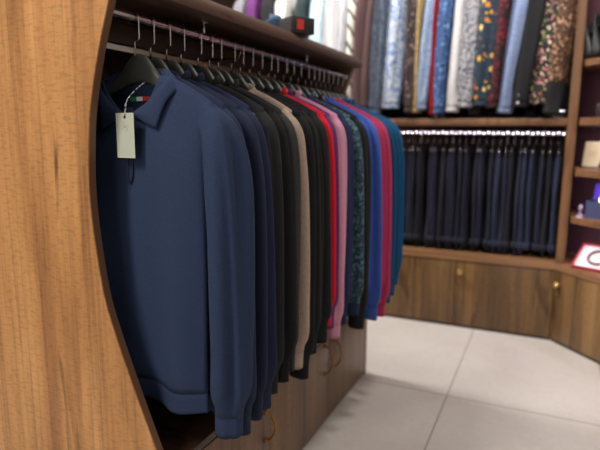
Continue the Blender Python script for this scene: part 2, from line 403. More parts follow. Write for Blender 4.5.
class Garment:
    """long-sleeved top; local frame: origin on the rail, +x towards the aisle, -y its front"""
    def __init__(s, seed, **k):
        s.r = random.Random(seed)
        s.neck = .066; s.neckz = -.110; s.tipx = .212; s.tipz = -.171; s.px = .0
        s.hem = -.80; s.wtop = .208; s.wmid = .176; s.whem = .160; s.T = .024; s.fold = .006; s.scoop = .055
        s.nfold = 3; s.sl = -.82; s.sa = .042; s.sb = .026; s.rib = True; s.sf = .16; s.cuffat = .955; s.sx = .004; s.wr = .0; s.curve = 0
        for a, b in k.items(): setattr(s, a, b)
        s.ph = [s.r.uniform(0, 6.28) for _ in range(12)]
    def ztop(s, x):
        a = abs(x)
        if a <= s.neck: return s.neckz
        t = (a - s.neck) / (s.tipx - s.neck)
        return s.neckz + (s.tipz - s.neckz) * (.80 * t + .20 * t * t)
    def W(s, v):
        a = s.wtop + (s.wmid - s.wtop) * sm(0, .16, v)
        return a + (s.whem - s.wmid) * sm(.2, 1, v)
    def folds(s, x, v, side):
        p = s.ph; A = s.fold * sm(.05, .75, v)
        g = 0
        for k in range(s.nfold):
            g += math.sin(x * (17 + 16 * k) + p[k] + 1.2 * v * math.sin(p[k + 3])) / (1 + .5 * k)
        g = A * g * .6
        if s.wr: g += s.wr * math.sin(x * 40 + v * 17 + p[6]) * math.sin(v * 29 + p[7] + x * 9)
        # drag lines from the shoulder
        return g
    def P(s, sv, v, side):
        x = sv * s.W(v)
        zt = s.ztop(sv * s.wtop)
        if side < 0 and abs(sv * s.wtop) < s.neck:
            q = sv * s.wtop / s.neck; zt -= s.scoop * (1 - q * q)
        hem = s.hem + s.curve * abs(sv) ** 2 + min(.006, s.fold * .9) * math.sin(sv * 5 + s.ph[9] + side)
        z = zt + (hem - zt) * v
        tt = .35 + .65 * sm(0, .22, v)
        edge = max(0, 1 - abs(sv) ** 3.2) ** .55
        top = sm(-.02, .05, v) if abs(sv * s.wtop) >= s.neck else 1
        if abs(sv * s.wtop) < s.neck: tt = .35 + .35 * 1 + .3 * sm(0, .22, v)
        y = side * s.T * tt * edge * top + s.folds(x, v, side) * (.35 + .65 * edge)
        if s.rib:   # the hem rib pulls the cloth in a little
            y += side * .004 * sm(.80, .90, v) * (1 - sm(.90, .935, v)) * edge
        return (x, y, z)
    def torso(s, mat, root, cut=.935, bandmat=None):
        nc, nr = 49, 40
        vs = [0] + [((i + .0) / (nr - 1)) * cut for i in range(1, nr)]
        def sheet(rows):
            V = []
            for v in rows:
                for k in range(nc): V.append(s.P(-1 + 2 * k / (nc - 1), v, -1))
                for k in range(nc - 2, 0, -1): V.append(s.P(-1 + 2 * k / (nc - 1), v, 1))
            return V, 2 * nc - 2
        V, n = sheet(vs); F = grid_faces(len(vs), n, True)
        # close the shoulders (front and back top rows meet outside the neck)
        for k in range(nc - 1):
            xa = abs((-1 + 2 * (k + .5) / (nc - 1)) * s.wtop)
            if xa >= s.neck - .004:
                bk = lambda q: q if q in (0, nc - 1) else n - q
                F.append((k, k + 1, bk(k + 1), bk(k)))
        o = obj('body', V, F, mat, root)
        md = o.modifiers.new('cloth', 'SOLIDIFY'); md.thickness = .0016; md.offset = -1
        s.body = o
        if cut < 1:
            rows = [cut - .004, cut, cut + (1 - cut) * .35, cut + (1 - cut) * .7, .992, 1.0]
            V = []; n2 = 240
            for i, v in enumerate(rows):
                for k in range(n2):
                    u = k / n2 * 2
                    sv, side = (-1 + 2 * u, -1) if u < 1 else (3 - 2 * u, 1)
                    x, y, z = s.P(sv, v, side)
                    amt = .0012 if i > 0 else -.001
                    tk = (.0 if i < 1 else -.0010)
                    rb = .0005 * math.cos(k * PI)
                    y += side * (amt + tk + rb)
                    V.append((x * (1.004 if i in (1, 2, 3, 4) else .998), y, z))
            h = obj('hem_band', V, grid_faces(len(rows), n2, True), bandmat or mat, root)
            md = h.modifiers.new('cloth', 'SOLIDIFY'); md.thickness = .002; md.offset = -1
    def sleeve(s, mat, root, sg, cuffmat=None, length=None):
        p = s.ph; L = length or s.sl
        n = 40
        ox = s.px
        path = spline([(.170, 0, -.188), (.192 + ox, 0, -.196), (.205 + ox + s.sx * .4, 0, -.224), (.207 + ox + s.sx * .8, 0, -.29), (.209 + ox + s.sx, 0, -.40),
                       (.210 + ox + s.sx * 1.1, 0, -.55), (.208 + ox + s.sx * 1.2, 0, -.70 * abs(L) / .82), (.206 + ox + s.sx * 1.2, 0, L)], 7)
        m = len(path); V = []; cuffi = None
        k_off = s.r.uniform(-.006, .006)
        for i, c in enumerate(path):
            t = i / (m - 1)
            tg = (path[min(i + 1, m - 1)] - path[max(i - 1, 0)]).normalized()
            nx = Vector((-tg.z, 0, tg.x)).normalized()
            if nx.x < 0: nx = -nx
            a = .030 + (s.sa - .030) * sm(.05, .55, t) - (s.sa * .16) * sm(.75, 1, t)
            bb = s.sb * (.34 + .66 * sm(.02, .34, t)) * (1 - .18 * sm(.6, 1, t))
            if t < .02: a *= .9; bb *= .8
            puff = 1
            if s.rib: puff = 1 + .10 * sm(.78, .89, t) * (1 - sm(.89, .925, t)) - .10 * sm(.9, .93, t)
            for k in range(n):
                w = 2 * PI * k / n; cw, sw = math.cos(w), math.sin(w)
                cx = math.copysign(abs(cw) ** .8, cw); cy = math.copysign(abs(sw) ** .8, sw)
                fr = 1 + sm(.1, .5, t) * (1 - .7 * sm(.88, .93, t)) * (s.sf * math.sin(3 * w + p[1 + (sg > 0)] + 1.6 * t) + .6 * s.sf * math.sin(5 * w + p[4] - 2 * t)) \
                     + s.wr * 6 * math.sin(t * 34 + p[5] + 2 * w)
                q = c + nx * (a * cx * fr * puff) + Vector((0, bb * cy * fr * puff + k_off * t + .006 * math.sin(4 * t + p[8]), 0))
                if s.rib and t > .925: q.y += .0005 * math.cos(k * PI)
                V.append((sg * q.x, q.y, q.z))
            if cuffi is None and t > .925: cuffi = i
        if not s.rib: cuffi = int(m * s.cuffat)
        F = grid_faces(cuffi + 1, n, True); F.append(tuple(range(n))[::-1])
        o = obj('sleeve', V[:(cuffi + 1) * n], F, mat, root)
        md = o.modifiers.new('cloth', 'SOLIDIFY'); md.thickness = .0015; md.offset = -1
        V2 = V[cuffi * n:]; F2 = grid_faces(m - cuffi, n, True)
        nn = (m - cuffi)
        # turned-in opening
        for k in range(n):
            x, y, z = V2[(nn - 1) * n + k]; cx, cy = sg * path[-1].x, 0
            V2.append((cx + (x - cx) * .9, cy + (y - cy) * .85, z + .02))
        F2 += [((nn - 1) * n + k, (nn - 1) * n + (k + 1) % n, nn * n + (k + 1) % n, nn * n + k) for k in range(n)]
        cfo = obj('cuff', V2, F2, cuffmat or mat, o)
        return o
    def crew(s, mat, root, h=.022, name='collar'):
        """ribbed band around the neckline"""
        V = []; n = 56; r = .0035
        prof = [(0, 0), (.004, .35 * h), (.004, .75 * h), (.001, h), (-.003, .75 * h), (-.003, 0)]
        for k in range(n):
            a = 2 * PI * k / n; x = s.neck * 1.0 * math.cos(a); sd = -math.sin(a)
            q = x / s.neck; y = (-1 if math.sin(a) < 0 else 1) * s.T * .72 * math.sqrt(max(0, 1 - abs(q) ** 3.2))
            z = s.neckz - (s.scoop * (1 - q * q) if math.sin(a) < 0 else 0)
            rib = .0005 * math.cos(k * PI)
            for dx, dz in prof:
                V.append((x * (1 + (dx + rib) / s.neck * (1) - dz * 1.5), y * (1 + (dx + rib) * 20), z - .004 + dz))
        m = len(prof); F = []
        for k in range(n):
            for j in range(m):
                F.append((k * m + j, ((k + 1) % n) * m + j, ((k + 1) % n) * m + (j + 1) % m, k * m + (j + 1) % m))
        return obj(name, V, F, mat, root)
    def polo(s, mat, root, tipx=.072, tipz=-.208, cen=-.176, side=.092, sidez=-.118):
        """folded collar: two wings that meet at the zip"""
        T = s.T; out = None
        V = []; cols = 0
        half = []
        Fl = spline([(0, T * .8, s.neckz + .016), (side * .62, T * .62, s.neckz + .013), (side * .97, 0, sidez + .006), (side * .86, -T * .60, sidez - .018), (side * .55, -T * .82, cen + .020), (.012, -T * .90, cen)], 6)
        Ol = spline([(0, T * 1.15, s.neckz - .035), (side * .85, T * .85, s.neckz - .034), (side * 1.20, 0, sidez - .022), (side * 1.02, -T * .74, sidez - .050), (tipx + .0015, -T * .94, tipz)], 6)
        e = Vector((.013, -T * .93, cen - .004)); Ol = Ol + [Ol[-1].lerp(e, k / 6) for k in range(1, 7)]
        n = len(Fl); rows = 7
        def pt(i, j):
            t = j / (rows - 1)
            a, b = Fl[i], Ol[i]
            p = a.lerp(b, t); bul = math.sin(PI * min(1, t * 1.15)) * .003 + .002 * math.sin(PI * t) + .0022 * (1 if i > n * .45 else 0)
            p = p.copy(); p.y += (-bul if i > n * .45 else bul * .6); p.z += .004 * math.sin(PI * t) * (1 if i < n * .6 else .4)
            return p
        for sg in (-1, 1):
            V = []
            for j in range(rows):
                for i in range(n):
                    p = pt(i, j); V.append((sg * p.x, p.y, p.z))
            F = grid_faces(rows, n)
            # inner stand, from the fold down inside the neck
            nb = len(V)
            for j in (0, 1, 2):
                for i in range(n):
                    p = Fl[i]; d = j / 2
                    V.append((sg * p.x * (1 - .05 * d), p.y * (1 - .10 * d) , p.z - .0005 - .030 * d * (1 - sm(n * .7, n, i))))
            F += grid_faces(3, n, base=nb)
            o = obj('collar', V, F, mat, root)
            md = o.modifiers.new('cloth', 'SOLIDIFY'); md.thickness = .0028; md.offset = 0
        return

def hanger(i, y, rz, label, dx=0, jog=True, mark=False, dz=0):
    h = empty('clothes_hanger', (RX, y, RZ + .0062), rz, label, 'hanger', 'suit hangers on the rack rail')
    # hook over the rail: open at the back
    pts = [(-.0150, 0, -.014), (-.0146, 0, -.006)]
    for k in range(11):
        a = PI - PI * k / 10; pts.append((.0135 * math.cos(a), 0, -.0055 + .0125 * math.sin(a)))
    if jog: pts += [(.0137, 0, -.020), (.0137, 0, -.044), (.0130, 0, -.0475), (.0100, 0, -.0485), (.0035, 0, -.0490), (.0008, 0, -.0505), (0, 0, -.054), (0, 0, -.078)]
    else: pts += [(.0130, 0, -.020), (.0125, 0, -.046), (.0118, 0, -.0495), (.0090, 0, -.0515), (.0025, 0, -.0530), (.0005, 0, -.0550), (0, 0, -.059), (0, 0, -.078)]
    MB().tube(pts, .0017, 7).build('hook', M['steel'], h, smooth=True)
    ZT = [(0, -.0725), (.016, -.0745), (.030, -.086), (.045, -.104), (.065, -.1205), (.10, -.1425), (.15, -.167), (.21, -.197)]
    ZB = [(0, -.128), (.03, -.131), (.07, -.146), (.11, -.168), (.15, -.188), (.21, -.206)]
    def tab(T, a):
        for (x0, z0), (x1, z1) in zip(T[:-1], T[1:]):
            if a <= x1: return z0 + (z1 - z0) * (a - x0) / (x1 - x0)
        return T[-1][1]
    n = 41; V = []; m = 14
    for k in range(n):
        x = -.188 + .376 * k / (n - 1); a = abs(x)
        zt = tab(ZT, a) + .00
        zb = tab(ZB, a)
        if a > .170: q = (a - .170) / .0185; zm = (zt + zb) / 2; hh = (zt - zb) / 2 * math.sqrt(max(.02, 1 - q * q)); zt, zb = zm + hh, zm - hh
        b = .0065 + .0022 * sm(.02, .09, a) - .0046 * sm(.09, .17, a); yc = .008 * (1 - sm(.04, .14, a))
        zc, hz = (zt + zb) / 2, (zt - zb) / 2
        for j in range(m):
            w = 2 * PI * j / m; cw, sw = math.cos(w), math.sin(w)
            V.append((x, yc + b * math.copysign(abs(cw) ** .5, cw), zc + hz * math.copysign(abs(sw) ** .6, sw)))
    F = grid_faces(n, m, True); F += [tuple(range(m))[::-1], tuple((n - 1) * m + j for j in range(m))]
    body = obj('shoulder_bar', V, F, M['hanger'], h)
    if mark:   # small gold zigzag on the front of the neck
        z0 = -.118; x0 = .024; pp = [(x0, z0 + .008), (x0 + .006, z0 - .008), (x0 + .012, z0 + .004), (x0 + .018, z0 - .008), (x0 + .024, z0 + .008)]
        MB().tube([(a, .0005, b - .006) for a, b in pp], .0013, 6).build('gold_mark', M['gold'], body)
    return h

G = dict(
    navy1=knit('navy_knit', (38, 50, 77), .10), navy2=knit('ink_navy_knit', (30, 38, 62), .10), navy3=knit('deep_navy_knit', (26, 33, 55), .1),
    navy4=knit('blue_navy_knit', (28, 35, 60), .10), char=knit('charcoal_knit', (33, 33, 36), .14), black=knit('black_knit', (20, 20, 23), .15),
    olive=knit('olive_charcoal_knit', (46, 46, 46), .16), taupe=knit('taupe_knit', (158, 138, 124), .14), black2=knit('soft_black_knit', (23, 23, 26), .15),
    black3=knit('black_green_knit', (24, 28, 29), .15), red=knit('red_knit', (200, 24, 44), .1), purple=knit('purple_knit', (92, 48, 100), .12),
    pink=knit('dusty_pink_knit', (196, 136, 160), .1), dnavy=knit('dark_navy_knit', (32, 40, 72), .1),
    tealpat=floral('teal_pattern_knit', (30, 50, 62), [(72, 112, 124), (58, 96, 110), (84, 122, 132), (44, 70, 84)], 85, .46, (60, 98, 112)),
    black4=knit('plain_black_knit', (26, 26, 28), .15), blue=knit('royal_blue_knit', (52, 80, 156), .1), blue2=knit('mid_blue_knit', (58, 86, 160), .1),
    rasp=knit('raspberry_knit', (172, 52, 94), .1), rasp2=knit('deep_raspberry_knit', (166, 46, 88), .1),
    dteal=knit('dark_teal_knit', (20, 74, 112), .1), teal=knit('teal_blue_knit', (22, 80, 124), .1),
)
RACK = [  # y on the rail, rotation (deg), material, name, collar, hem z, sleeve z, label
    (.895, 10, 'navy1', 'polo_shirt', 'polo', -.784, -.818, 'navy knitted zip-neck polo at the front of the rack, price tag at its collar'),
    (.942, 11, 'navy2', 'polo_shirt', 'polo', -.80, -.83, 'dark navy polo hanging directly behind the tagged navy polo'),
    (.994, 12, 'navy3', 'sweater', 'crew', -.80, -.825, 'deep navy sweater, third garment from the front of the rack'),
    (1.045, 13, 'navy4', 'sweater', 'crew', -.80, -.825, 'bluish navy sweater, last navy one in front of the charcoal and black sweaters'),
    (1.110, 14, 'char', 'sweater', 'crew', -.80, -.82, 'charcoal sweater right behind the navy garments'),
    (1.156, 13, 'black', 'sweater', 'crew', -.79, -.815, 'black sweater between the charcoal and the olive grey sweaters'),
    (1.196, 14, 'olive', 'sweater', 'crew', -.79, -.80, 'olive grey sweater in front of the taupe one'),
    (1.258, 15, 'taupe', 'sweater', 'polo', -.80, -.828, 'taupe beige sweater hanging among dark sweaters mid rack'),
    (1.302, 14, 'black2', 'sweater', 'crew', -.82, -.872, 'black sweater just behind the taupe one, its cuff hanging lowest'),
    (1.353, 14, 'black', 'sweater', 'crew', -.80, -.82, 'second black sweater behind the taupe one'),
    (1.406, 14, 'black3', 'sweater', 'crew', -.80, -.81, 'greenish black sweater directly in front of the red one'),
    (1.462, 15, 'red', 'sweater', 'crew', -.80, -.78, 'bright red sweater in the middle of the rack'),
    (1.502, 15, 'purple', 'sweater', 'crew', -.79, -.78, 'purple sweater squeezed between red and pink ones'),
    (1.562, 15, 'pink', 'sweater', 'crew', -.80, -.828, 'dusty pink sweater behind the purple one'),
    (1.612, 14, 'dnavy', 'sweater', 'polo', -.79, -.80, 'dark navy sweater between the pink and the teal patterned one'),
    (1.668, 14, 'tealpat', 'sweater', 'crew', -.80, -.785, 'teal sweater with small dark pattern'),
    (1.728, 13, 'black4', 'sweater', 'crew', -.80, -.85, 'black sweater between the teal patterned and royal blue ones'),
    (1.776, 12, 'blue', 'sweater', 'polo', -.80, -.80, 'royal blue sweater with collar, nearer of the two blue ones'),
    (1.818, 12, 'blue2', 'sweater', 'polo', -.80, -.85, 'royal blue sweater directly in front of the raspberry ones'),
    (1.862, 11, 'rasp2', 'sweater', 'polo', -.80, -.81, 'raspberry pink sweater directly behind the royal blue ones'),
    (1.905, 9, 'rasp', 'sweater', 'polo', -.80, -.865, 'raspberry pink sweater directly in front of the dark teal ones'),
    (1.952, 6, 'dteal', 'sweater', 'crew', -.80, -.83, 'dark teal sweater directly behind the raspberry ones'),
    (2.002, 4, 'dteal', 'sweater', 'crew', -.80, -.82, 'dark teal sweater, second from the far end of the rack'),
    (2.052, 1, 'teal', 'sweater', 'crew', -.80, -.79, 'teal blue sweater at the far end of the rack'),
]
for i, (y, rot, mk, nm, collar, hem, sl, lab) in enumerate(RACK):
    rz = -math.radians(rot); mat = G[mk]
    hname = lab.split(',')[0]
    prv = RACK[i - 1][0] if i else .83; nxt = RACK[i + 1][0] if i + 1 < len(RACK) else 2.10
    gap = min(y - prv, nxt - y) * math.cos(rz)
    hanger(i, y, rz, ['charcoal suit hanger holding the ' + ('dark teal sweater second from the far end' if i == 22 else 'deep navy sweater, third from the front' if i == 2 else 'bluish navy sweater in front of the charcoal one' if i == 3 else ' '.join(hname.split()[:11]))][0], jog=(i in (0, 2, 7) or i > 12), mark=(i in (4, 8, 12, 14, 17, 20)))
    root = empty(nm, (RX, y, RZ), rz, lab, 'polo shirt' if nm == 'polo_shirt' else 'sweater', 'knitwear hanging on the rack')
    first = i == 0
    g = Garment(100 + i, hem=hem, sl=sl + (.018 if i < 12 else -.004), T=min(.030, .52 * gap) if first else max(.0155, min(.024, .46 * gap)),
                sb=.030 if first else max(.016, min(.027, .5 * gap)), sa=.045 if first else .034 + .006 * random.random(),
                fold=.023 if first else min(.006, .10 * gap), sx=.002 + .010 * random.random() + (.026 if 0 < i < 4 else .016 if i in (4, 5, 6) else .014 if i > 14 else 0))
    if i == 7: g.sb = .031; g.sa = .040
    if not first: g.px = -.012 if i < 18 else 0; g.wtop = .204
    if first: g.neck = .088; g.neckz = -.112; g.scoop = .075; g.whem = .170; g.wtop = .207; g.wmid = .184; g.px = -.006; g.sf = .32; g.sx = .026; g.sa = .036
    if collar == 'polo' and not first: g.neck = .075; g.scoop = .05
    g.torso(mat, root)
    cm = None
    if mk == 'tealpat': cm = G['dnavy']
    if mk == 'taupe': pass
    g.sleeve(mat, root, 1, cm); g.sleeve(mat, root, -1, cm)
    if collar == 'polo':
        if first: g.polo(mat, root, side=.100, sidez=-.118, cen=-.184, tipx=.080, tipz=-.214)
        else: g.polo(mat, root, side=.080, sidez=-.118, cen=-.165)
    else: g.crew(mat, root)
    if first:
        polo_root = root
        # zip placket below the collar
        M['placket'] = knit('placket_navy', (30, 38, 62), .1)
        yy = -g.T * 1.0
        def front_y(x, z):
            v = (z - (g.neckz - g.scoop)) / (g.hem - (g.neckz - g.scoop)); return g.P(x / g.W(max(0, v)), max(0.001, v), -1)[1]
        V = []; rows = 18
        for r_ in range(rows):
            z = -.172 - .150 * r_ / (rows - 1); hw = .011 if r_ < rows - 2 else (.008 if r_ == rows - 2 else .003)
            for k in range(5):
                x = hw * (k - 2) / 2; V.append((x, front_y(x, z) - .0028 - .001 * (1 - abs(k - 2) / 2), z))
        pk = obj('placket', V, grid_faces(rows, 5), M['placket'], root, label='darker zip placket')
        md = pk.modifiers.new('cloth', 'SOLIDIFY'); md.thickness = .002; md.offset = 0
        V = []
        MBz = MB()
        for r_ in range(46):
            z = -.180 - .134 * r_ / 45; MBz.box((-.0016, front_y(0, z) - .0054, z - .0008), (.0016, front_y(0, z) - .0036, z + .0008))
        MBz.build('zip', plain('zip_dark', (24, 28, 40), .4), pk)
        # tricolour neck label inside the back of the collar
        lx = -.036; ly = g.T * .62
        nl = MB().box((lx, ly - .0025, -.158), (lx + .058, ly - .0015, -.1495)).build('neck_label', M['lwhite'], root, label='small green white and red woven label')
        MB().box((lx - .0002, ly - .0031, -.1581), (lx + .0195, ly - .0026, -.1494)).build('green_stripe', M['green'], nl)
        MB().box((lx + .0385, ly - .0031, -.1581), (lx + .0582, ly - .0026, -.1494)).build('red_stripe', M['red'], nl)

# price tag on its cord
pt = empty('price_tag', (RX + .008, .895 - .046, RZ - .184), math.radians(-6), 'pale grey card price tag on a twisted cord at the neck of the navy polo', 'price tag')
card = MB().box((-.0240, -.0008, -.086), (.0240, .0008, 0), .0006, 1).build('card', M['tagm'], pt)
bd = MB()
for a, b in (((-.0240, -.0011, -.086), (.0240, -.0009, -.0845)), ((-.0240, -.0011, -.0015), (.0240, -.0009, 0)), ((-.0240, -.0011, -.0845), (-.0226, -.0009, -.0015)), ((.0226, -.0011, -.0845), (.0240, -.0009, -.0015))): bd.box(a, b)
bd.build('border', M['tagedge'], card)
MB().lathe([(.0030, 0), (.0030, .0005), (.0018, .0006)], (0, -.0008, -.008), (0, -1, 0), 16).build('eyelet', M['dark'], card)
# faint emblem on the card
em = MB()
em.tube([(.0085 * math.cos(a * PI / 8), -.0010, -.026 + .0085 * math.sin(a * PI / 8)) for a in range(17)], .0004, 5)
em.tube([(-.005, -.0010, -.030), (-.0025, -.0010, -.022), (0, -.0010, -.028), (.0025, -.0010, -.022), (.005, -.0010, -.030)], .0004, 5)
em.build('emblem', plain('emblem_grey', (158, 163, 150), .5), card)
cd = MB()
base = spline([(.001, -.0012, -.008), (.004, -.002, .008), (.006, .003, .026), (.009, .026, .048), (.010, .050, .064)], 8)
for ph in (0, PI):
    cd.tube([p + Vector((.0010 * math.cos(k * .9 + ph), .0010 * math.sin(k * .9 + ph), 0)) for k, p in enumerate(base)], .0007, 6)
cd.build('cord', M['cord'], pt, smooth=True)

# ------------------------------------------------------------------ back wall bay
YC = 2.874                     # front of the low cabinets
bay = empty('clothes_bay', (-.8, 3.1, .39), 0, 'open wooden bay along the back with two clothes rails above the low cabinets', 'wall shelving')
def wb(mb, name, mat, **k):
    p = k.pop('parent', bay)
    mb.xf(Matrix.Translation(-Vector(bay.location))); return mb.build(name, mat, p, **k)
BX0 = -2.45
wb(MB().box((BX0, 3.33, .392), (.054, 3.35, 2.15)), 'back_panel', M['bayback'])
wb(MB().box((BX0, YC + .005, 1.045), (.054, 3.329, 1.078), .003), 'ledge', M['upright'])
wb(MB().box((BX0, YC + .02, 2.1), (.054, 3.329, 2.14), .003), 'top_board', M['upright'])
wb(MB().box((.0545, YC + .001, .392), (.094, 3.329, 2.15), .003), 'upright', M['upright'])
wb(MB().box((BX0 - .04, YC + .001, .392), (BX0 - .0005, 3.329, 2.15), .003), 'upright', M['upright'])
wb(MB().tube([(BX0, 3.08, 1.005), (.054, 3.08, 1.005)], .0095, 16), 'trouser_rail', M['chrome'])
wb(MB().tube([(BX0, 3.08, 1.93), (.054, 3.08, 1.93)], .0095, 16), 'shirt_rail', M['chrome'])
ls = empty('led_strip', (-.34, 3.01, 1.0105), 0, 'string of bright white LED lights under the ledge above the trousers', 'light strip')
MB().box((-1.0, 0, -.004), (.392, .004, .004)).build('tape', M['ledtape'], ls)
dme = None
NB = 60
for k in range(NB):
    x = -.985 + 1.37 * k / (NB - 1)
    if dme is None:
        d = MB().lathe([(.0026, -.002), (.0032, .0), (.0026, .0026), (.001, .0036)], (0, 0, 0), (0, -1, 0), 10).build('diode', M['led'], ls, smooth=True); dme = d
    else:
        d = dme.copy(); C.objects.link(d); d.parent = ls
    d.location = (x, -.003, -.004 * (k % 2))

# low cabinets
def cab_unit(x0, x1, doors, knobs, label):
    t = empty('low_cabinet', ((x0 + x1) / 2, 3.1, 0), 0, label, 'cabinet', 'low cabinets along the back wall')
    def q(mb, n, m, p=None): mb.xf(Matrix.Translation(-Vector(t.location))); return mb.build(n, m, p or t)
    q(MB().box((x0, YC + .019, .0), (x1, 3.35, .358)), 'carcass', M['base'])
    q(MB().box((x0, YC + .004, .0), (x1, YC + .018, .012)), 'plinth', M['dark'])
    ds = []
    for a, b in zip(doors[:-1], doors[1:]):
        ds.append(q(MB().box((a + .0015, YC, .013), (b - .0015, YC + .018, .355), .0015), 'door', M['back']))
    for x, i in knobs:
        kb = q(MB().lathe([(.006, 0), (.006, .010), (.0125, .014), (.0145, .020), (.011, .026), (.003, .028)], (x, YC, .300), (0, -1, 0), 20), 'knob', M['copper'], ds[i])
        q(MB().lathe([(.004, -.010), (.0075, 0), (.004, .012)], (x + .002, YC - .012, .258), (0, 0, 1), 12).tube([(x, YC - .016, .292), (x + .001, YC - .014, .270)], .0016, 6), 'pendant', M['bronze'], ds[i])
    return t
cab_unit(-.413, .0546, [-.413, .0546], [(-.388, 0)], 'low oak cabinet with a copper knob, along the back wall beside the corner unit')
cab_unit(-1.333, -.4135, [-1.333, -.873, -.4135], [(-.90, 0), (-.845, 1)], 'low oak cabinet behind the far end of the clothes rack')
D = Vector((math.cos(math.radians(-48)), math.sin(math.radians(-48)), 0)); Nn = Vector((-D.y, D.x, 0))
A = Vector((.055, YC, 0)); LW = .62
o = MB().prism([(BX0, YC - .004), (.055, YC - .004), (.055, 3.352), (BX0, 3.352)], .359, .390, 'z').build('worktop', M['worktop'])
tag(o, 'long oak worktop over the low cabinets, trousers hanging just above it', 'worktop')

# angled corner unit, local frame: x along its front, y into the corner
cu = empty('corner_unit', A, math.radians(-48), 'angled oak corner unit with open shelves over a low cupboard, right of the trousers', 'shelving unit')
def cn(mb, name, mat, parent=None, **k): return mb.build(name, mat, parent or cu, **k)
poly = [(.0, 0), (LW, 0), (LW, .48), (.42, .48), (.012, .05)]
cn(MB().prism([(.004, .019), (LW, .019), (LW, .40), (-.32, .40), (.004, .03)], 0, .358, 'z'), 'carcass', M['base'])
cn(MB().box((.006, .004, 0), (LW, .018, .012)), 'plinth', M['dark'])
cd1 = cn(MB().box((.001, 0, .013), (.42, .018, .355), .0015), 'door', M['back'])
cn(MB().box((.423, 0, .013), (LW, .018, .355), .0015), 'door', M['back'])
kb = cn(MB().lathe([(.006, 0), (.006, .010), (.0125, .014), (.0145, .020), (.011, .026), (.003, .028)], (.032, 0, .292), (0, -1, 0), 20), 'knob', M['copper'], cd1)
cn(MB().lathe([(.004, -.010), (.0075, 0), (.004, .012)], (.034, -.012, .250), (0, 0, 1), 12).tube([(.032, -.016, .284), (.033, -.014, .262)], .0016, 6), 'pendant', M['bronze'], cd1)
cn(MB().prism([(-.001, -.004), (LW, -.004), (LW, .40), (-.325, .40), (.001, .031)], .359, .390, 'z'), 'worktop', M['worktop'])
B0 = Vector((.046, .030))     # corner side of the shelves
def shelf_poly(fr): return [(.060, fr), (LW, fr), (LW, .262), (-.222, .262)]
for z0, z1, fr in ((.596, .624, .012), (.815, .847, .012), (1.045, 1.078, .012), (1.305, 1.333, .012)):
    cn(MB().prism(shelf_poly(fr), z0, z1, 'z'), 'shelf', M['upright'])
cn(MB().prism([(-.222, .263), (LW, .263), (LW, .281), (-.235, .281)], .391, 2.15, 'z'), 'back_panel', M['backboard'])
cn(MB().box((LW + .001, .0, .0), (LW + .03, .46, 2.15), .002), 'side_panel', M['upright'])

def under_light(s_, z, power):
    l = bpy.data.lights.new('shelf_and_fill_lamp', 'AREA'); l.shape = 'RECTANGLE'; l.size = .30; l.size_y = .02; l.energy = power; l.color = (.90, .80, 1)
    o_ = bpy.data.objects.new('shelf_and_fill_lamp', l); C.objects.link(o_); o_.location = A + D * s_ + Nn * .06 + Vector((0, 0, z)); o_.rotation_euler = (math.radians(22), 0, math.radians(-48))
for z_, p_ in ((1.298, .22), (1.037, .5), (.808, .35), (.590, .35)): under_light(.22, z_, p_)  # ledge lamp sits at the light bar; the others are added fill
cn(MB().box((.09, .050, 1.0385), (.42, .068, 1.0445), .001), 'light_bar', M['ledtape'])
def cpos(s, n, z): return A + D * s + Nn * n + Vector((0, 0, z))
def cthing(name, s, n, z, rot, label, cat, group=None): return empty(name, cpos(s, n, z), math.radians(-48 + rot), label, cat, group)
# cream card on a small stand
t = cthing('display_card', .045, .11, .8475, 18, 'cream printed card on a silver stand, on the shelf above the blue box', 'card')
M['cream'] = plain('cream_card', (205, 190, 150), .6); M['ink'] = plain('faded_ink', (178, 150, 110), .7)
crd = MB().box((-.040, -.002, .010), (.040, .002, .125), .0008, 1).xf(Matrix.Rotation(math.radians(-8), 4, 'X')).build('card', M['cream'], t)
MB().box((-.018, -.0026, .074), (.020, -.0021, .078)).box((-.022, -.0026, .064), (.022, -.0021, .067)).box((-.014, -.0026, .055), (.016, -.0021, .058)).xf(Matrix.Rotation(math.radians(-8), 4, 'X')).build('print', M['ink'], crd)
MB().box((-.046, -.020, 0), (.046, .018, .011), .004).build('stand', M['chrome'], t)
# small round dark pot beside the card
o = MB().lathe([(.016, 0), (.022, .01), (.024, .022), (.017, .036), (.010, .040)], (0, 0, 0), n=18).build('trinket_pot', plain('plum_glaze', (70, 40, 52), .35)); o.location = cpos(.140, .09, .8475)
tag(o, 'small dark round pot beside the cream card', 'pot')
# blue box with a watch in it
t = cthing('watch_box', .135, .12, .6245, 30, 'open blue box lined in violet with a gold watch on its cushion', 'watch box')
M['boxblue'] = plain('slate_blue_card', (62, 70, 104), .5); M['violet'] = plain('violet_velvet', (88, 62, 190), .8)
mb = MB(); w, dpt, hh = .062, .055, .078
mb.box((-w, -dpt, 0), (w, dpt, .006)).box((-w, -dpt, .006), (w, -dpt + .005, hh)).box((-w, dpt - .005, .006), (w, dpt, hh)).box((-w, -dpt + .005, .006), (-w + .005, dpt - .005, hh)).box((w - .005, -dpt + .005, .006), (w, dpt - .005, hh))
mb.build('box', M['boxblue'], t)
MB().box((-w, -.005, 0), (w, .003, .075), .002).xf(Matrix.Translation((0, dpt, hh)) @ Matrix.Rotation(math.radians(-18), 4, 'X')).build('box_lid', M['violet'], t)
MB().box((-w + .006, -dpt + .006, .02), (w - .006, dpt - .006, .066), .012, 3).build('cushion', M['violet'], t)
MB().lathe([(.030, 0), (.034, .004), (.034, .010), (.030, .013), (.004, .0135)], (0, .0, 0), n=28).xf(Matrix.Translation((.01, .0, .078)) @ Matrix.Rotation(math.radians(50), 4, 'X')).build('watch', plain('gold_watch', (226, 190, 130), .3, .7), t)
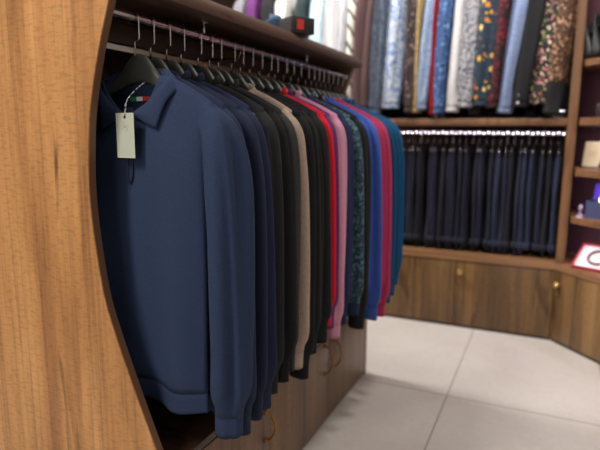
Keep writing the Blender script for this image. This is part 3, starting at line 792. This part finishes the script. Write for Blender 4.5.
# small pale figure
t = empty('trinket_figure', cpos(.072, .05, .6245), 0, 'small pale glass ornament next to the upright, on the shelf with the blue box', 'ornament')
MB().lathe([(.014, 0), (.015, .008), (.006, .014), (.005, .026), (.009, .034), (.011, .044), (.007, .054), (.002, .058)], (0, 0, 0), n=16).build('figure', plain('pale_violet_glass', (165, 140, 178), .15), t)
MB().lathe([(.017, -.001), (.017, .004)], (0, 0, 0), n=16).build('foot', M['clear'], t)
# framed bracelet tray
t = cthing('bracelet_tray', .150, .10, .394, 22, 'red-rimmed white tray tilted up with a round brown bracelet, on the corner worktop', 'tray')
M['traywhite'] = plain('tray_white', (228, 214, 216), .5); M['trayred'] = plain('tray_red', (176, 42, 58), .5)
RT = Matrix.Rotation(math.radians(38), 4, 'X')
def tr(mb): return mb.xf(Matrix.Translation((0, -.055, .006)) @ RT)
tr(MB().box((-.085, 0, -.006), (.085, .135, .0), .002)).build('tray_floor', M['traywhite'], t)
mb = MB()
for a, b in (((-.092, -.007, -.008), (.092, 0, .008)), ((-.092, .135, -.008), (.092, .142, .008)), ((-.092, 0, -.008), (-.085, .135, .008)), ((.085, 0, -.008), (.092, .135, .008))): mb.box(a, b, .001, 1)
tr(mb).build('rim', M['trayred'], t)
tr(MB().box((-.02, .10, -.090), (.02, .11, -.008))).build('prop', M['trayred'], t)
br = tr(MB().tube([(.040 * math.cos(a * PI / 16), .066 + .040 * math.sin(a * PI / 16), .006) for a in range(33)], .0065, 8)).build('bracelet', plain('brown_leather', (104, 70, 62), .5))
br.parent = None; br.matrix_world = Matrix.Translation(cpos(.150, .10, .394)) @ Matrix.Rotation(math.radians(-26), 4, 'Z')
tag(br, 'round brown bracelet lying on the red-rimmed white tray', 'bracelet')
# dark box on the ledge of the corner unit
o = MB().box((-.045, -.035, 0), (.055, .035, .062), .004).build('jewellery_box', plain('dark_green_box', (36, 34, 36), .4)); o.location = cpos(.135, .10, 1.0785); o.rotation_euler = (0, 0, math.radians(-35))
tag(o, 'small dark box on the ledge below the black leather pouches', 'box')
# black pouches standing on the upper shelf
M['leather'] = plain('black_leather', (17, 17, 21), .45)
for k, (s_, h_, tl, lab) in enumerate(((.062, .17, 14, 'black leather pouch leaning nearest the upright, on the top corner shelf'), (.102, .195, 9, 'black leather pouch leaning in the middle of three, on the top corner shelf'), (.146, .215, 5, 'tallest black leather pouch on the top corner shelf, farthest from the upright'))):
    t = cthing('leather_pouch', s_, .11, 1.3335, 72, lab, 'pouch', 'black pouches on the top corner shelf')
    V = []; n = 20; rows = 12
    for r_ in range(rows):
        u = r_ / (rows - 1); wd = .085 * (1 - .10 * u); th = .020 * (1 - .72 * u) + .003 * math.sin(6 * u + k)
        if r_ == 0: wd *= .93; th *= .7
        for j in range(n):
            a = 2 * PI * j / n; ca, sa = math.cos(a), math.sin(a)
            V.append((wd * math.copysign(abs(ca) ** .4, ca), th * math.copysign(abs(sa) ** .7, sa) + .004 * math.sin(ca * 5 + u * 4), h_ * u))
    F = grid_faces(rows, n, True) + [tuple(range(n))[::-1], tuple((rows - 1) * n + j for j in range(n))]
    RM = Matrix.Rotation(math.radians(-tl), 4, 'X')
    V = [RM @ Vector(p) + Vector((0, 0, .006)) for p in V]
    obj('pouch_body', V, F, M['leather'], t)
    MB().box((-.07, -.025, h_ * .70), (.07, -.008, h_ * .74), .002).xf(RM).build('flap', M['leather'], t)
    MB().lathe([(.006, 0), (.005, .004)], (0, -.025, h_ * .66), (0, -1, 0), 12).xf(RM).build('snap', M['steel'], t)

# coiled belts on the ledge
def belt(x, y, label):
    t = empty('coiled_belt', (x, y, 1.0785), 0, label, 'belt', 'coiled belts on the ledge')
    V = []; n = 90
    for k in range(n):
        a = k * .28; r = .016 + .0011 * k * .28
        r = .014 + .0016 * a
        for z in (0, .034): V.append((r * math.cos(a), r * math.sin(a), z))
    b_ = obj('strap', V, [(2 * k, 2 * k + 1, 2 * k + 3, 2 * k + 2) for k in range(n - 1)], M['leather'], t)
    md = b_.modifiers.new('thick', 'SOLIDIFY'); md.thickness = .003
    rr = .014 + .0016 * (n * .28)
    MB().tube([(rr * .3 - .02, -rr - .004, -.0 + .002), (rr * .3 + .02, -rr - .004, .002), (rr * .3 + .02, -rr - .004, .034), (rr * .3 - .02, -rr - .004, .034), (rr * .3 - .02, -rr - .004, .002)], .002, 6).build('buckle', M['steel'], t)
belt(-.545, 2.93, 'coiled dark belt on the ledge under the pale blue shirts')
belt(.0, 2.93, 'coiled dark belt on the ledge beside the corner upright')

# ------------------------------------------------------------------ trousers on the lower rail
TR = [mottled('dark_denim_%d' % k, a, b_, 60, .35, .65, .5, .9, (1, 1, .3)) for k, (a, b_) in enumerate((((20, 21, 38), (30, 32, 52)), ((24, 26, 46), (34, 37, 60)), ((18, 18, 30), (27, 27, 42)), ((28, 34, 56), (40, 47, 74))))]
NT = 24
words = ['first', 'second', 'third', 'fourth', 'fifth', 'sixth', 'seventh', 'eighth', 'ninth', 'tenth', 'eleventh', 'twelfth', 'thirteenth', 'fourteenth', 'fifteenth', 'sixteenth', 'seventeenth', 'eighteenth', 'nineteenth', 'twentieth', 'twenty-first', 'twenty-second', 'twenty-third', 'twenty-fourth']
tones = ['dark navy', 'ink blue', 'near-black', 'dusky blue']
rnd = random.Random(5)
for k in range(NT):
    x = .026 - k * .0345
    c = [3, 2, 0, 3, 3, 0, 2, 1, 3, 0, 1, 2, 0, 0, 1, 0, 2, 1, 0, 2, 0, 1, 0, 2][k]
    h = empty('trouser_hanger', (x, 3.08, 1.0145), rnd.uniform(-.12, .12), 'trouser hanger with a pale hook, %s from the corner upright' % words[k], 'hanger', 'trouser hangers on the lower rail')
    pts = [(0, -.0145, -.012)]
    for j in range(9):
        a = PI - PI * j / 8; pts.append((0, .0125 * math.cos(a), .003 + .011 * math.sin(a)))
    pts = [(p[0], p[1], p[2]) for p in pts] + [(0, .0125, -.018), (0, .006, -.034), (0, 0, -.046), (0, 0, -.066)]
    MB().tube(spline(pts, 3), .0022, 6).build('hook', M['clear'] if k in (2, 6, 7, 15, 20, 4) else M['steel'], h, smooth=True)
    MB().tube(spline([(0, -.15, -.098), (0, -.12, -.084), (0, 0, -.066), (0, .12, -.084), (0, .15, -.098)], 4), .004, 8).tube([(0, -.15, -.098), (0, .15, -.098)], .004, 8).build('bar', M['steel'], h, smooth=True)
    root = empty('trousers', (x, 3.08, .39), h.rotation_euler.z, '%s trousers folded over a hanger, %s from the corner upright' % (tones[c], words[k]), 'trousers', 'trousers on the lower rail')
    V = []; n = 28; rows = 26; z1 = .536; zl = .012 + .03 * rnd.random(); p = [rnd.uniform(0, 6.3) for _ in range(5)]
    for r_ in range(rows):
        u = r_ / (rows - 1); z = z1 + (zl - z1) * u
        wd = .148 - .012 * sm(.1, .9, u) + .004 * math.sin(5 * u + p[0]); th = (.007 + .0095 * sm(0, .12, u) + .002 * sm(.6, 1, u)) * (1 + .12 * math.sin(9 * u + p[1]))
        if r_ == 0: th *= .4
        for j in range(n):
            a = 2 * PI * j / n; ca, sa = math.cos(a), math.sin(a)
            fx = th * math.copysign(abs(sa) ** .8, sa) * (1 + .25 * math.sin(4 * a + p[2] + 2 * u)) + .0035 * math.sin(ca * 4 + p[3] + 5 * u) * sm(0, .4, u)
            zz = z - (.018 if (sa > 0) else 0) * sm(.8, 1, u) * (.6 + .4 * math.sin(p[4])) + .008 * math.sin(3 * ca + p[4]) * sm(.85, 1, u)
            V.append((fx, wd * math.copysign(abs(ca) ** .7, ca), max(.003, zz)))
    F = grid_faces(rows, n, True) + [tuple(range(n))[::-1], tuple((rows - 1) * n + j for j in range(n))]
    obj('trouser_legs', V, F, TR[c], root)
    wbn = MB(); wbn.box((-.0175, -.145, .042), (.0175, .140, .072), .006)
    # waistband fold low on the hanging half
    wbn.build('waistband', TR[c], root)

# ------------------------------------------------------------------ shirts on the upper rail
P = dict(
    grey=knit('s_grey', (120, 118, 124), .1), purple=knit('s_purple', (92, 44, 100), .15), black=knit('s_black', (36, 35, 38), .1), white=knit('s_white', (222, 220, 216), .04),
    green=mottled('s_dark_green', (22, 40, 44), (30, 54, 58), 30), pale=mottled('s_pale_blue', (176, 202, 218), (196, 218, 230), 24), white2=knit('s_white_cotton', (214, 214, 216), .04),
    pin=striped('s_pin_stripe', (226, 226, 230), (110, 112, 128), 34, (0, 0, 0), .6), diag=striped('s_diagonal', (226, 224, 212), (54, 52, 56), 7, (.9, .5, .6), .84, 1.2),
    brown=knit('s_brown', (98, 76, 76), .1), brown2=knit('s_brown_dark', (86, 66, 66), .1), slate=mottled('s_slate', (58, 66, 82), (92, 102, 120), 60, squash=(1, 1, .4)),
    leaf=mottled('s_leaf_print', (204, 212, 224), (104, 138, 194), 30, .47, .58, 2.0), dflor=floral('s_dark_floral', (58, 46, 46), [(132, 110, 108), (96, 70, 70), (150, 124, 116), (74, 60, 58)], 46, .36),
    tan=mottled('s_tan', (196, 172, 120), (160, 130, 84), 70), sky=mottled('s_sky_print', (164, 184, 214), (120, 148, 192), 55, .46, .6, 1), dred=knit('s_dark_red', (130, 22, 34), .12),
    paisley=floral('s_blue_paisley', (56, 88, 140), [(96, 138, 186), (40, 60, 104), (120, 160, 200), (30, 46, 80)], 60, .40), off=mottled('s_off_white', (222, 220, 222), (190, 190, 198), 40, .5, .7),
    speck=mottled('s_speckle', (204, 204, 210), (84, 88, 106), 95, .47, .55, .5), orange=floral('s_orange_flowers', (36, 56, 74), [(238, 176, 60), (226, 140, 60), (246, 206, 110)], 31, .36, (46, 74, 88), .34),
    check=floral('s_red_check', (34, 22, 28), [(120, 20, 38), (90, 16, 30), (140, 30, 48)], 60, .45, None, .2), chambray=mottled('s_chambray', (116, 134, 174), (142, 158, 194), 130, .4, .6, 0),
    blk2=knit('s_black_cotton', (32, 32, 35), .08), bflor=floral('s_black_floral', (24, 26, 24), [(214, 150, 150), (226, 206, 176), (150, 160, 100), (200, 110, 124), (232, 214, 190)], 72, .40, (96, 108, 70), .2),
    brocade=floral('s_brocade', (74, 52, 40), [(190, 146, 112), (160, 116, 84), (206, 164, 130), (110, 78, 58)], 72, .42, (140, 100, 74), .25), hemblk=knit('s_hem_black', (40, 39, 42), .08),
)
SH = [  # x in world at the front, material, tilt deg, thickness, hem z, label
    (-1.70, 'grey', 14, .030, 'grey shirt at the far left of the upper rail, beside the purple one'),
    (-1.615, 'purple', 14, .030, 'purple shirt on the upper rail'),
    (-1.525, 'black', 14, .032, 'black shirt between the purple and white shirts'),
    (-1.42, 'white', 14, .034, 'white shirt between the black and dark green shirts'),
    (-1.31, 'green', 14, .032, 'dark green shirt on the upper rail'),
    (-1.205, 'pale', 14, .036, 'plain pale blue shirt between the dark green and white shirts'),
    (-1.118, 'white2', 14, .028, 'white shirt right of the plain pale blue one'),
    (-1.068, 'pin', 14, .020, 'white shirt with fine grey stripes'),
    (-1.018, 'diag', 14, .026, 'cream shirt with black slanting stripes'),
    (-.958, 'brown', 10, .022, 'brown shirt beside the striped cream one'),
    (-.914, 'brown2', 8, .022, 'darker brown shirt just past the end of the rack shelf'),
    (-.872, 'slate', 8, .024, 'slate blue denim shirt'),
    (-.790, 'leaf', 16, .036, 'white shirt with blue leaf print above the far end of the rack'),
    (-.690, 'dflor', 10, .024, 'dark brown floral shirt'),
    (-.655, 'tan', 6, .014, 'narrow slice of a tan shirt'),
    (-.612, 'sky', 14, .028, 'pale blue patterned shirt beside the dark red one'),
    (-.562, 'dred', 8, .016, 'dark red shirt on the upper rail'),
    (-.522, 'paisley', 12, .022, 'mid blue paisley shirt'),
    (-.470, 'off', 10, .018, 'off-white shirt beside the speckled one'),
    (-.410, 'speck', 14, .034, 'white shirt with grey speckles'),
    (-.330, 'orange', 12, .028, 'dark blue shirt with orange and yellow flowers'),
    (-.272, 'check', 6, .016, 'dark red and black patterned shirt'),
    (-.212, 'chambray', 14, .030, 'blue grey chambray shirt'),
    (-.140, 'blk2', 8, .026, 'black shirt with two white cuff buttons'),
    (-.070, 'bflor', 12, .030, 'black shirt with pink and cream flowers'),
    (.000, 'brocade', 10, .032, 'brown brocade patterned shirt with a black lower edge, beside the corner upright'),
]
for k, (x, mk, tilt, T, lab) in enumerate(SH):
    mat = P[mk]; r = random.Random(900 + k)
    g0 = x - SH[k - 1][0] if k else .09; g1 = SH[k + 1][0] - x if k + 1 < len(SH) else .07
    T = min(.042, .30 * (g0 + g1)); SBk = min(.046, .32 * (g0 + g1))
    tilt = {12: 26, 19: 24, 22: 20, 20: 20, 15: 20}.get(k, tilt)
    if k == 12: T, SBk = .048, .056
    if k == 13: T, SBk = .020, .026
    root = empty('shirt', (x + .235 * math.sin(math.radians(tilt * .75)), 3.10, 1.93), math.radians(-90 - tilt * .75), lab, 'shirt', 'shirts on the upper rail')
    lean = {22: 6.5, 23: 5, 12: 3.2, 15: 4.0}.get(k, r.uniform(.4, 3.0)); root.rotation_euler[0] = -math.radians(lean); root.location.x += .58 * math.tan(math.radians(lean))
    if k in (14, 16, 21): root.location.y += .018
    g = Garment(400 + k, hem=-.808 + r.uniform(-.02, .03), sl=-.785 - r.uniform(0, .05), T=T, sb=SBk, sa=.050, fold=.32 * T, rib=False, wr=.0026, sf=.17,
                wtop=.205, wmid=.18, whem=.175, px=.012, sx=.004 + r.uniform(-.01, .004), curve=.035, nfold=3)
    if mk == 'brocade': g.cuffat = .83; g.torso(mat, root, .85, P['hemblk'])
    else: g.torso(mat, root, 1.0)
    s1 = g.sleeve(mat, root, 1, P['hemblk'] if mk == 'brocade' else None); g.sleeve(mat, root, -1)
    g.crew(mat, root, .03)
    if mk == 'blk2':
        for zz in (g.sl + .055, g.sl + .02):
            MB().lathe([(.0058, 0), (.0062, .002), (.004, .003)], (.226 + .046 * .85, -.004, zz), (1, 0, 0), 14).build('button', M['clear'], s1)

# ------------------------------------------------------------------ light
w = bpy.data.worlds.new('shop_ambient'); S.world = w; w.use_nodes = True
w.node_tree.nodes['Background'].inputs[0].default_value = (.8, .82, .9, 1); w.node_tree.nodes['Background'].inputs[1].default_value = .0
def area(loc, target, size, power, col, sy=None):
    l = bpy.data.lights.new('shop_and_fill_lamp', 'AREA'); l.energy = power; l.size = size; l.color = col
    if sy: l.shape = 'RECTANGLE'; l.size_y = sy
    o = bpy.data.objects.new('shop_and_fill_lamp', l); C.objects.link(o); o.location = loc
    o.rotation_euler = (Vector(target) - Vector(loc)).to_track_quat('-Z', 'Y').to_euler(); return o
def spot(loc, target, power, ang, col, rad=.06, blend=.6):
    l = bpy.data.lights.new('shop_and_fill_spot', 'SPOT'); l.energy = power; l.spot_size = math.radians(ang); l.spot_blend = blend; l.shadow_soft_size = rad; l.color = col
    o = bpy.data.objects.new('shop_and_fill_spot', l); C.objects.link(o); o.location = loc
    o.rotation_euler = (Vector(target) - Vector(loc)).to_track_quat('-Z', 'Y').to_euler(); return o
warm = (1, .90, .78); neu = (1, .96, .92)
area((-.9, -2.35, 1.75), (-.7, .9, .95), 2.0, 15, (.96, .98, 1), 1.5)   # added fill from behind the camera, also reflected in the chrome
spot((-1.6, -1.1, 2.8), (-1.3, .8, .9), 95, 62, warm, .25)             # on the end panel
spot((-1.35, -.55, 2.8), (-.62, .9, .85), 78, 44, neu, .22)              # on the first polo
area((.9, .2, 2.85), (.9, .2, 0), 1.2, 14, neu)                        # ceiling panels over the aisle
area((-2.3, 2.25, 2.85), (-1.6, 2.3, 0), .28, 42, neu)
area((.0, 1.9, 2.85), (-.3, 3.1, 1.3), .35, 23, neu)                   # on the back wall shirts
area((-1.3, 1.9, 2.85), (-1.2, 3.1, 1.3), .35, 14, neu)
spot((.25, .5, 2.8), (.32, 3.0, .85), 34, 26, neu, .1)                 # added to brighten the dark corner unit
S.view_settings.view_transform = 'Standard'; S.view_settings.look = 'None'; S.view_settings.gamma = 1
S.view_settings.use_curve_mapping = False
S.view_settings.exposure = 0.6
